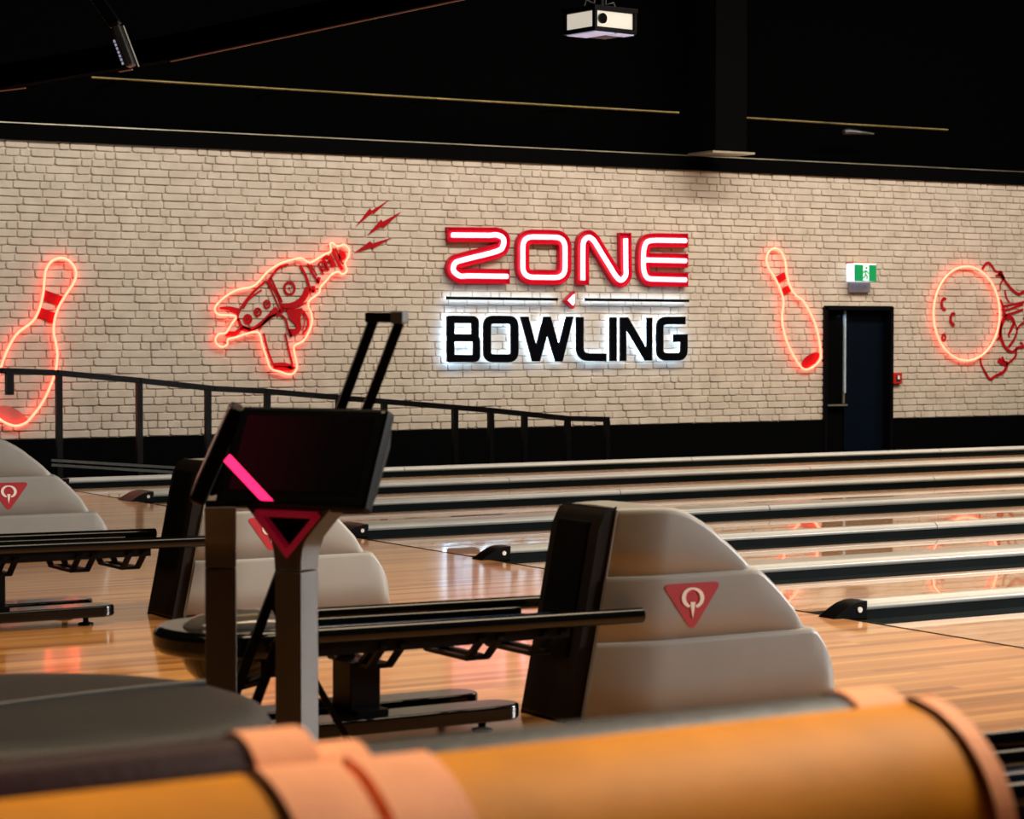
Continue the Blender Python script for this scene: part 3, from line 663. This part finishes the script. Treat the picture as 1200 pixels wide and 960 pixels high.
# ------------------------------------------------------------------ ball return hoods
def interp(P, x):
    for a, b in zip(P, P[1:]):
        if a[0] <= x <= b[0]: return a[1]+(b[1]-a[1])*(x-a[0])/(b[0]-a[0])
    return P[-1][1] if x > P[-1][0] else P[0][1]
HW = .37
def make_hood(loc, label):
    t = thing('ball_return_hood', label, 'ball return hood', loc, 0, 'grey ball return hoods')
    # local: x=0 at base of the seam, y=0 near side
    base = 3.814
    top = [(X-base, z) for X, z in [(3.0,.661),(3.951,.662),(4.03,.661),(4.085,.656),(4.15,.641),(4.222,.613),(4.285,.583),(4.339,.546),(4.39,.505),(4.433,.462),(4.452,.44)]]
    mid = [(X-base, z) for X, z in [(3.0,.454),(4.445,.456),(4.467,.45),(4.535,.392),(4.602,.323),(4.644,.256),(4.66,.235)]]
    low = [(X-base, z) for X, z in [(3.0,.252),(4.665,.252),(4.69,.244),(4.736,.178),(4.762,.12),(4.771,.07),(4.773,.012)]]
    for nm, prof, z0, out, xe in (('upper_shell', top, .44, 0, top[-1][0]), ('middle_shell', mid, .238, .008, mid[-1][0]), ('lower_shell', low, .012, .018, low[-1][0])):
        mb = MB(); rings = []; n = 34
        for i in range(n+1):
            s_ = i/n; xs = xe*(1-(1-s_)**1.25)
            zt = max(interp(prof, xs), z0+.002); r = min(.022, (zt-z0)*.45)
            f_ = max(0, 1-xs/.23); curve = .045*f_**1.5
            # rear corner rounding in plan
            rr = max(0, (xs-(xe-.05))/.05); curve2 = .018*rr**2
            yn = -out+curve+curve2; yf = HW+out-curve-curve2
            sh = max(0, 1-xs/.5)
            def pt(y, z): return (xs+.205*z*sh, y, z)
            ring = [pt(yn, z0), pt(yn, z0+(zt-r-z0)*.5), pt(yn, zt-r)]+[pt(yn+r-r*math.cos(a), zt-r+r*math.sin(a)) for a in (PI/8, PI/4, PI*3/8, PI/2)]
            ring += [pt(HW*.5, zt+.002)]
            ring += [pt(yf-r+r*math.sin(a), zt-r+r*math.cos(a)) for a in (0, PI/8, PI/4, PI*3/8)]+[pt(yf, zt-r), pt(yf, z0+(zt-r-z0)*.5), pt(yf, z0)]
            rings.append(ring)
        mb.loft(rings, sm=True)
        mb.build(nm, 'hood', t)
    # dark plinth
    mb = MB(); mb.box(.02, .03, 0, .93, HW-.03, .03); mb.build('plinth', 'inset', t)
    # dark front cap wrapping the end
    mb = MB(); sh = .205
    def cap(x, y, z): return (x+sh*z, y, z)
    vs = []
    prof = [(.0,0),(-.05,0),(-.05,.16),(-.055,.60),(-.04,.652),(-.002,.668)]
    yy = [.05, .015, .0]; ring = []
    rings = []
    for y, ins in ((.048,0),(HW-.048,0)):
        rings.append([cap(x, y, z) for x, z in prof])
    mb.loft(rings, sm=False)
    o = mb.build('front_cap', 'hoodfront', t, bevel=.032, seg=5)
    mb = MB()
    P = [cap(-.063, y, z) for y, z in ((.10,.20),(HW-.085,.20),(HW-.085,.62),(.10,.62))]
    Q = [(x+.02, y, z) for x, y, z in P]
    mb.add(P+Q, [(0,1,2,3),(7,6,5,4),(0,4,5,1),(1,5,6,2),(2,6,7,3),(3,7,4,0)])
    mb.build('ball_door', 'inset', t, bevel=.008)
    mb = MB(); mb.tube([cap(0, .046, .02), cap(0, .044, .3), cap(0, .046, .655)], .0035, 6); mb.build('seam_bead', 'hood', t)
    # triangle emblem, copied from photo on the near side
    def e(p):
        v = on_y(580+p[0]/2.857, 560+p[1]/2.857, 5.9-.009); return (v.x-3.814, v.z)
    mb = MB(); tri = rounded([(560,358),(760,346),(660,516)], 30, 5, True)
    mb.prism(mapped(tri, e), -.0095, -.002); em = mb.build('emblem', 'red', t)
    mb = MB(); n = 22; P = []; W_ = []
    for k in range(n):
        a = math.radians(110+320*k/(n-1)+0); P.append((662+31*math.cos(a), 402+31*math.sin(a))); W_.append(.006+.009*abs(math.cos(a))**1.5)
    mb.stroke(mapped(P, e), W_, -.0115, -.009)
    mb.prism(mapped([(654,416),(670,416),(666,445),(661,470),(657,445)], e), -.0115, -.009)
    mb.build('ring_mark', 'white', em)
    return t
PITCH = 3.05; HB = (3.814, 5.9, 0)
hood = make_hood(HB, 'nearest grey ball return hood with red triangle emblem, right of the scoring console')
dup(hood, 'grey ball return hood partly hidden behind the scoring consoles', (HB[0]-.03, HB[1]+PITCH, 0))
dup(hood, 'farthest grey ball return hood, cut by the left edge of the picture', (HB[0]-.24, HB[1]+2*PITCH-.25, 0))

# ------------------------------------------------------------------ ball racks
def make_rack(loc, label):
    t = thing('ball_rack', label, 'ball rack', loc, 0, 'black ball racks')
    # local x=0 at hood seam base, y=0 near side of the hood
    zr = .335
    def rail(y, x0, x1, z, r, nm='rail', m='gloss'):
        q = MB(); q.tube([(x0, y, z+.012), ((x0+x1)/2, y, z+.006), (x1, y, z)], r, 12); return q.build(nm, m, t)
    a = rail(-.035, -1.14, .17, zr, .024); rail(HW+.055, -1.14, .12, zr, .022)
    rail(.10, -1.08, -.075, zr-.005, .016, 'rail', 'bluesheen'); rail(HW-.08, -1.08, -.075, zr-.005, .016)
    q = MB(); q.box(-1.1, .165, zr-.04, -.07, HW-.165+.06, zr-.01); q.build('centre_track', 'bluesheen', t)
    q = MB(); q.box(-1.12, -.02, zr-.052, -.08, .0, zr-.012); q.box(-1.12, HW+.03, zr-.052, -.08, HW+.05, zr-.012); q.build('side_rail', 'blackmetal', t)
    for x in (-1.02, -.69, -.36, -.14):
        q = MB(); P = [(-.03, zr-.03), (.06, zr-.105), (HW-.06, zr-.105), (HW+.05, zr-.03)]
        for a_, b_ in zip(P, P[1:]):
            for dx in (-.032, .032): q.bar((x+dx, a_[0], a_[1]), (x+dx, b_[0], b_[1]), .022, .012)
        q.box(x-.04, .055, zr-.112, x+.04, .085, zr-.098); q.box(x-.04, HW-.085, zr-.112, x+.04, HW-.055, zr-.098)
        q.build('bracket', 'blackmetal', t)
    q = MB(); q.box(-.75, .13, .06, -.65, .25, zr-.10); q.build('post', 'blackmetal', t, bevel=.004)
    q = MB(); q.bar((-.70, .03, zr-.03), (-.70, .16, zr-.13), .05, .015); q.bar((-.70, HW-.03, zr-.03), (-.70, .22, zr-.13), .05, .015); q.build('gusset', 'blackmetal', t)
    for y in (.10, .41-.06):
        x1 = -.21; x0 = -1.05; n = 8; out = []
        for k in range(n+1): a_ = -PI/2+PI*k/n; out.append((x1-.06+.07*math.cos(a_), y+.07*math.sin(a_)))
        for k in range(n+1): a_ = PI/2+PI*k/n; out.append((x0+.06+.07*math.cos(a_), y+.07*math.sin(a_)))
        q = MB(); q.prism(out, .035, .082, f=lambda x, yv, z: (x, yv, z)); ft = q.build('foot', 'gloss', t, bevel=.01)
        for x in (-.32, -.9): q = MB(); q.tube([(x, y, 0), (x, y, .008), (x, y, .012), (x, y, .036)], [.032, .032, .012, .012], 12); q.build('levelling_pad', 'blackmetal', ft)
    q = MB(); q.bar((-.70, .08, .088), (-.70, .36, .088), .10, .02); q.build('foot_bridge', 'blackmetal', t)
    # rounded head
    q = MB(); out = []; R = HW/2+.065; cx, cy = -1.10, HW/2
    for k in range(17): a_ = PI/2+PI*k/16; out.append((cx+R*.9*math.cos(a_), cy+R*math.sin(a_)))
    out += [(cx+.16, cy-R), (cx+.16, cy+R)]
    q.prism(out, zr-.045, zr+.03, f=lambda x, yv, z: (x, yv, z)); q.build('head', 'gloss', t, bevel=.025, seg=4)
    q = MB(); rings = []
    for k in range(7):
        a_ = PI/2*k/6; rr = .15*math.cos(a_)+.002; rings.append([(cx+rr*math.cos(2*PI*j/20), cy+rr*math.sin(2*PI*j/20), zr-.04-.12*math.sin(a_)) for j in range(20)])
    q.loft(rings); q.build('ball_bowl', 'gloss', t)
    q = MB(); rings = []
    for k in range(7):
        a_ = PI/2*k/6; rr = math.cos(a_)+.01; rings.append([(cx+.02+.17*rr*math.cos(2*PI*j/20), cy+.12*rr*math.sin(2*PI*j/20), zr+.028+.045*math.sin(a_)) for j in range(20)])
    q.loft(rings); dm = q.build('hand_dryer', 'dome', t)
    q = MB(); q.box(cx-.06, cy-.10, zr+.05, cx+.04, cy+.03, zr+.066); q.build('grille', mat('dryer_grille', (.45,.38,.26), .25, .6, noise=.2), dm)
    q = MB(); q.bar((cx+.13, cy-.09, zr+.052), (cx+.19, cy-.07, zr+.038), .012, .01); q.build('indicator', mat('red_indicator', (.6,.1,.05), .3, emit=(1,.15,.1), es=.7, noise=.02), dm)
    return t
rack = make_rack(HB, 'black ball rack joined to the nearest hood, behind the scoring console')
dup(rack, 'black ball rack at left, running into the half hidden middle hood', (HB[0]-.12, HB[1]+PITCH, 0))
dup(rack, 'black ball rack peeking in at the bottom right corner beside the chair', (HB[0], 3.2, 0))

# ------------------------------------------------------------------ scoring consoles
def make_console(loc, rz, label):
    t = thing('scoring_console', label, 'scoring console', loc, rz, 'scoring consoles')
    q = MB(); q.box(-.041, -.041, .012, .041, .041, .585); q.build('post', 'bronze', t, bevel=.004)
    q = MB(); q.box(-.11, -.11, 0, .11, .11, .014); q.build('base_plate', 'blackmetal', t, bevel=.004)
    # flared yoke
    q = MB(); L_ = [(-.041, .588)]+smooth([(-.043,.62),(-.052,.66),(-.085,.70),(-.135,.752)], 3); R_ = [(-x, z) for x, z in reversed(L_)]
    inner = [(.105,.752),(0,.625),(-.105,.752)]
    q.prism(L_+inner[::-1]+R_, -.041, .041); q.build('yoke', 'bronze', t, bevel=.003)
    q = MB(); q.stroke([(-.098,.735),(.098,.735)], .018, -.046, .03); q.stroke([(-.10,.738),(0,.632),(.10,.738)], .016, -.046, .03); q.build('triangle_frame', 'tri', t)
    q = MB(); q.prism([(-.08,.728),(.08,.728),(0,.645)], -.02, .0); q.build('triangle_panel', 'inset', t)
    q = MB(); q.bar((0,0,.735), (0,.02,.80), .04, .04); q.build('neck', 'blackmetal', t)
    # monitor tilted back
    T = Matrix.Translation((.012, -.055, .757)) @ Matrix.Rotation(math.radians(-24), 4, 'X')
    def put(mb, nm, m, par=None, **k):
        o = mb.build(nm, m, par or t, **k)
        return o
    W2, Hm = .235, .278
    q = MB(); q.box(-W2, 0, 0, W2, .045, Hm, None); o = q.build('monitor', 'bezel', t, bevel=.012, seg=3); o.matrix_local = T; mon = o
    q = MB(); q.box(-W2+.035, -.0015, .04, W2-.035, .002, Hm-.028); q.build('screen', 'screen', mon)
    q = MB(); a = Vector((-W2+.004, -.008, .122)); b = Vector((-W2+.165, -.008, .012)); d_ = (b-a)
    n_ = Vector((.55, 0, .83))*.013
    P = [a-n_*.7, b-Vector((.018,0,0)), b+Vector((.022,0,0)), a+n_*1.2]
    q.add(P+[p+Vector((0,.009,0)) for p in P], [(0,1,2,3),(7,6,5,4),(0,4,5,1),(1,5,6,2),(2,6,7,3),(3,7,4,0)]); q.build('led_bar', 'ledbar', mon)
    q = MB(); q.prism([(.045,.03),(.075,.05),(.085,.2),(.06,Hm+.012),(.045,Hm-.01)], -W2+.02, W2-.02, f=lambda y, z, x: (x, y, z)); q.build('rear_cover', mat('rear_cover_grey', (.008,.008,.008), .5, spec=.1, noise=.1), mon, bevel=.008)
    q = MB()
    for x in (-W2+.012, W2-.012): q.tube([(x, -.002, Hm-.012), (x, .001, Hm-.012)], .004, 8)
    q.build('screw', 'steel', mon)
    return t
ca = at_depth(348, 0, 6.03); 
con = make_console((2.60, 5.425, 0), math.radians(-61), 'black scoring console with pink light bar facing left, on a bronze post')
b2 = at_depth(256, 0, 6.05); b2.z = 0
c2 = dup(con, 'second scoring console seen edge-on behind the first, bronze post at left', b2, math.radians(-114))
for ch in list(c2.children):
    if ch.name.startswith('triangle_frame'): bpy.data.objects.remove(ch); continue
    if ch.name.startswith('monitor'):
        for g in list(ch.children):
            if g.name.startswith('led_bar'): bpy.data.objects.remove(g)
        ch.location = ch.location+Vector((-.30, -.03, 0))

# ball ramp for children, leaning frame behind the consoles
DZ = 6.27
t = thing('bowling_ramp', 'tall black steel ball ramp frame leaning behind the consoles', 'bowling ramp', at_depth(250, 899, DZ))
o0 = Vector(t.location); o0.z = 0; t.location = o0
P = lambda px, py, d: at_depth(px, py, d)-o0
def fl0(v): v = v.copy(); v.z = .006; return v
a1, b1 = P(438, 374, DZ+.05), fl0(P(241, 899, DZ)); a2, b2_ = P(468, 378, DZ-.05), fl0(P(266, 905, DZ-.08))
q = MB(); q.bar(a1, b1, .026, .026); q.build('rail', 'blackmetal', t)
q = MB(); q.bar(a2, b2_, .026, .026); q.build('rail', 'blackmetal', t)
q = MB(); q.bar(P(432, 372, DZ+.05), P(474, 372.5, DZ-.05), .032, .028); q.build('top_crossbar', 'blackmetal', t, bevel=.004)
q = MB(); q.bar(P(461, 372, DZ-.055), P(475, 372, DZ-.07), .036, .034); q.build('end_cap', mat('grey_end_cap', (.05,.055,.06), .5, noise=.1), t, bevel=.004)
q = MB(); q.bar(a1+(b1-a1)*.62, fl0(P(425, 897, DZ+.1)), .018, .018); q.build('prop', 'blackmetal', t)
q = MB(); q.bar(a1+(b1-a1)*.85, a2+(b2_-a2)*.85, .018, .018); q.build('brace', 'blackmetal', t)

# ------------------------------------------------------------------ ottoman
oc = (1.50, 4.50); R = .53
t = thing('round_ottoman', 'large round black leather ottoman with stitched top at lower left', 'ottoman', (oc[0], oc[1], 0))
def disc(prof, n=48): return [[(r*math.cos(2*PI*k/n), r*math.sin(2*PI*k/n), z) for k in range(n)] for r, z in prof]
q = MB(); q.loft(disc([(R-.03, .06), (R, .10), (R, .33), (R-.01, .36)])); q.build('side_panel', 'blackleather', t)
q = MB(); q.loft(disc([(R-.01, .355), (R+.012, .375), (R+.012, .405), (R-.005, .430), (R-.05, .446), (R-.15, .455), (.15, .460), (.01, .460)])); q.build('top_cushion', 'blackleather', t)
q = MB()
for ang in (14,):
    a = math.radians(ang); q.tube([(r*math.cos(a)+.02, r*math.sin(a)-.05, .461-.004*(abs(r)/.4)**2*1.5-(.012 if abs(r) > .47 else 0)) for r in [-.46+.092*k for k in range(11)]], .008, 8)
q.build('seam', mat('seam_leather', (.05,.047,.044), .35, noise=.1), t)
q = MB(); q.loft(disc([(R-.08, 0), (R-.08, .07)], 32)); q.build('base', 'black', t)

# ------------------------------------------------------------------ lounge chairs in the foreground
def chair(X0, X1, wl, wr, cl, cr, cz, front_mat, label):
    # wl, wr: widths of the end panels; cl, cr: how far the front cushion sits from either end
    t = thing('lounge_chair', label, 'chair', (X0, 1.87, 0), 0, 'tan lounge chairs')
    W_ = X1-X0
    def prof(o):   # rear shell, (y,z), y=0 crest
        P = []
        for k in range(13):
            a = math.radians(92+88*k/12); P.append((.05+(.145+o)*math.cos(a), .665+(.135+o)*math.sin(a)))
        return P + [(-.105-o, .50), (-.12-o, .25), (-.11-o, .12), (.06, .12), (.06, .62)]
    def cushion(o):
        P = []
        for k in range(13):
            a = PI*k/12; P.append((.150+(.060+o)*math.cos(a), cz+(.062+o)*math.sin(a)))
        return [(.065-o, .14)]+[(.245+o, .14)]+P
    def ex(P, x0, x1, nm, m, bev=.0, sm=True):
        q = MB(); n = 8
        rings = [[(x0+(x1-x0)*i/n, y, z) for y, z in P] for i in range(n+1)]
        q.loft(rings, sm=sm); return q.build(nm, m, t, bevel=bev)
    ex(prof(0), wl-.004, W_-wr+.004, 'back_shell', 'orange')
    for x0, x1 in ((0, wl), (W_-wr, W_)): ex(prof(.008), x0, x1, 'end_panel', 'peach', .014)
    c0, c1 = cl, W_+cr
    ex(cushion(0), c0+.05, c1-.065, 'back_cushion', front_mat)
    for x0, x1 in ((c0, c0+.052), (c1-.067, c1)): ex(cushion(.005), x0, x1, 'cushion_end', 'peach', .012)
    for x in (wl, W_-wr):
        q = MB(); q.tube([(x, y, z) for y, z in prof(.003)[:14]], .003, 6, caps=True); q.build('piping', 'piping', t)
    q = MB(); q.box(c0, .22, .30, c1, .80, .44); q.build('seat', front_mat, t, bevel=.04, seg=4)
    q = MB(); q.box(.03, -.05, .05, W_-.03, .74, .13); q.box(c0+.03, .2, .12, c1-.03, .74, .31); q.build('base', 'black', t)
    for x in (.08, W_-.08):
        for y in (-.02, .68): q = MB(); q.box(x-.02, y-.02, 0, x+.02, y+.02, .06); q.build('foot', 'steel', t)
    return t
M['piping'] = mat('piping_brown', (.16,.05,.01), .5, noise=.1)
chair(.965, 1.675, .08, .025, .015, .03, .733, 'blackleather', 'blurred tan leather lounge chair back with black front cushion, right foreground')
chair(.30, .950, .08, .08, .04, .02, .752, 'maroon', 'blurred tan leather lounge chair back with maroon front cushion, left foreground')
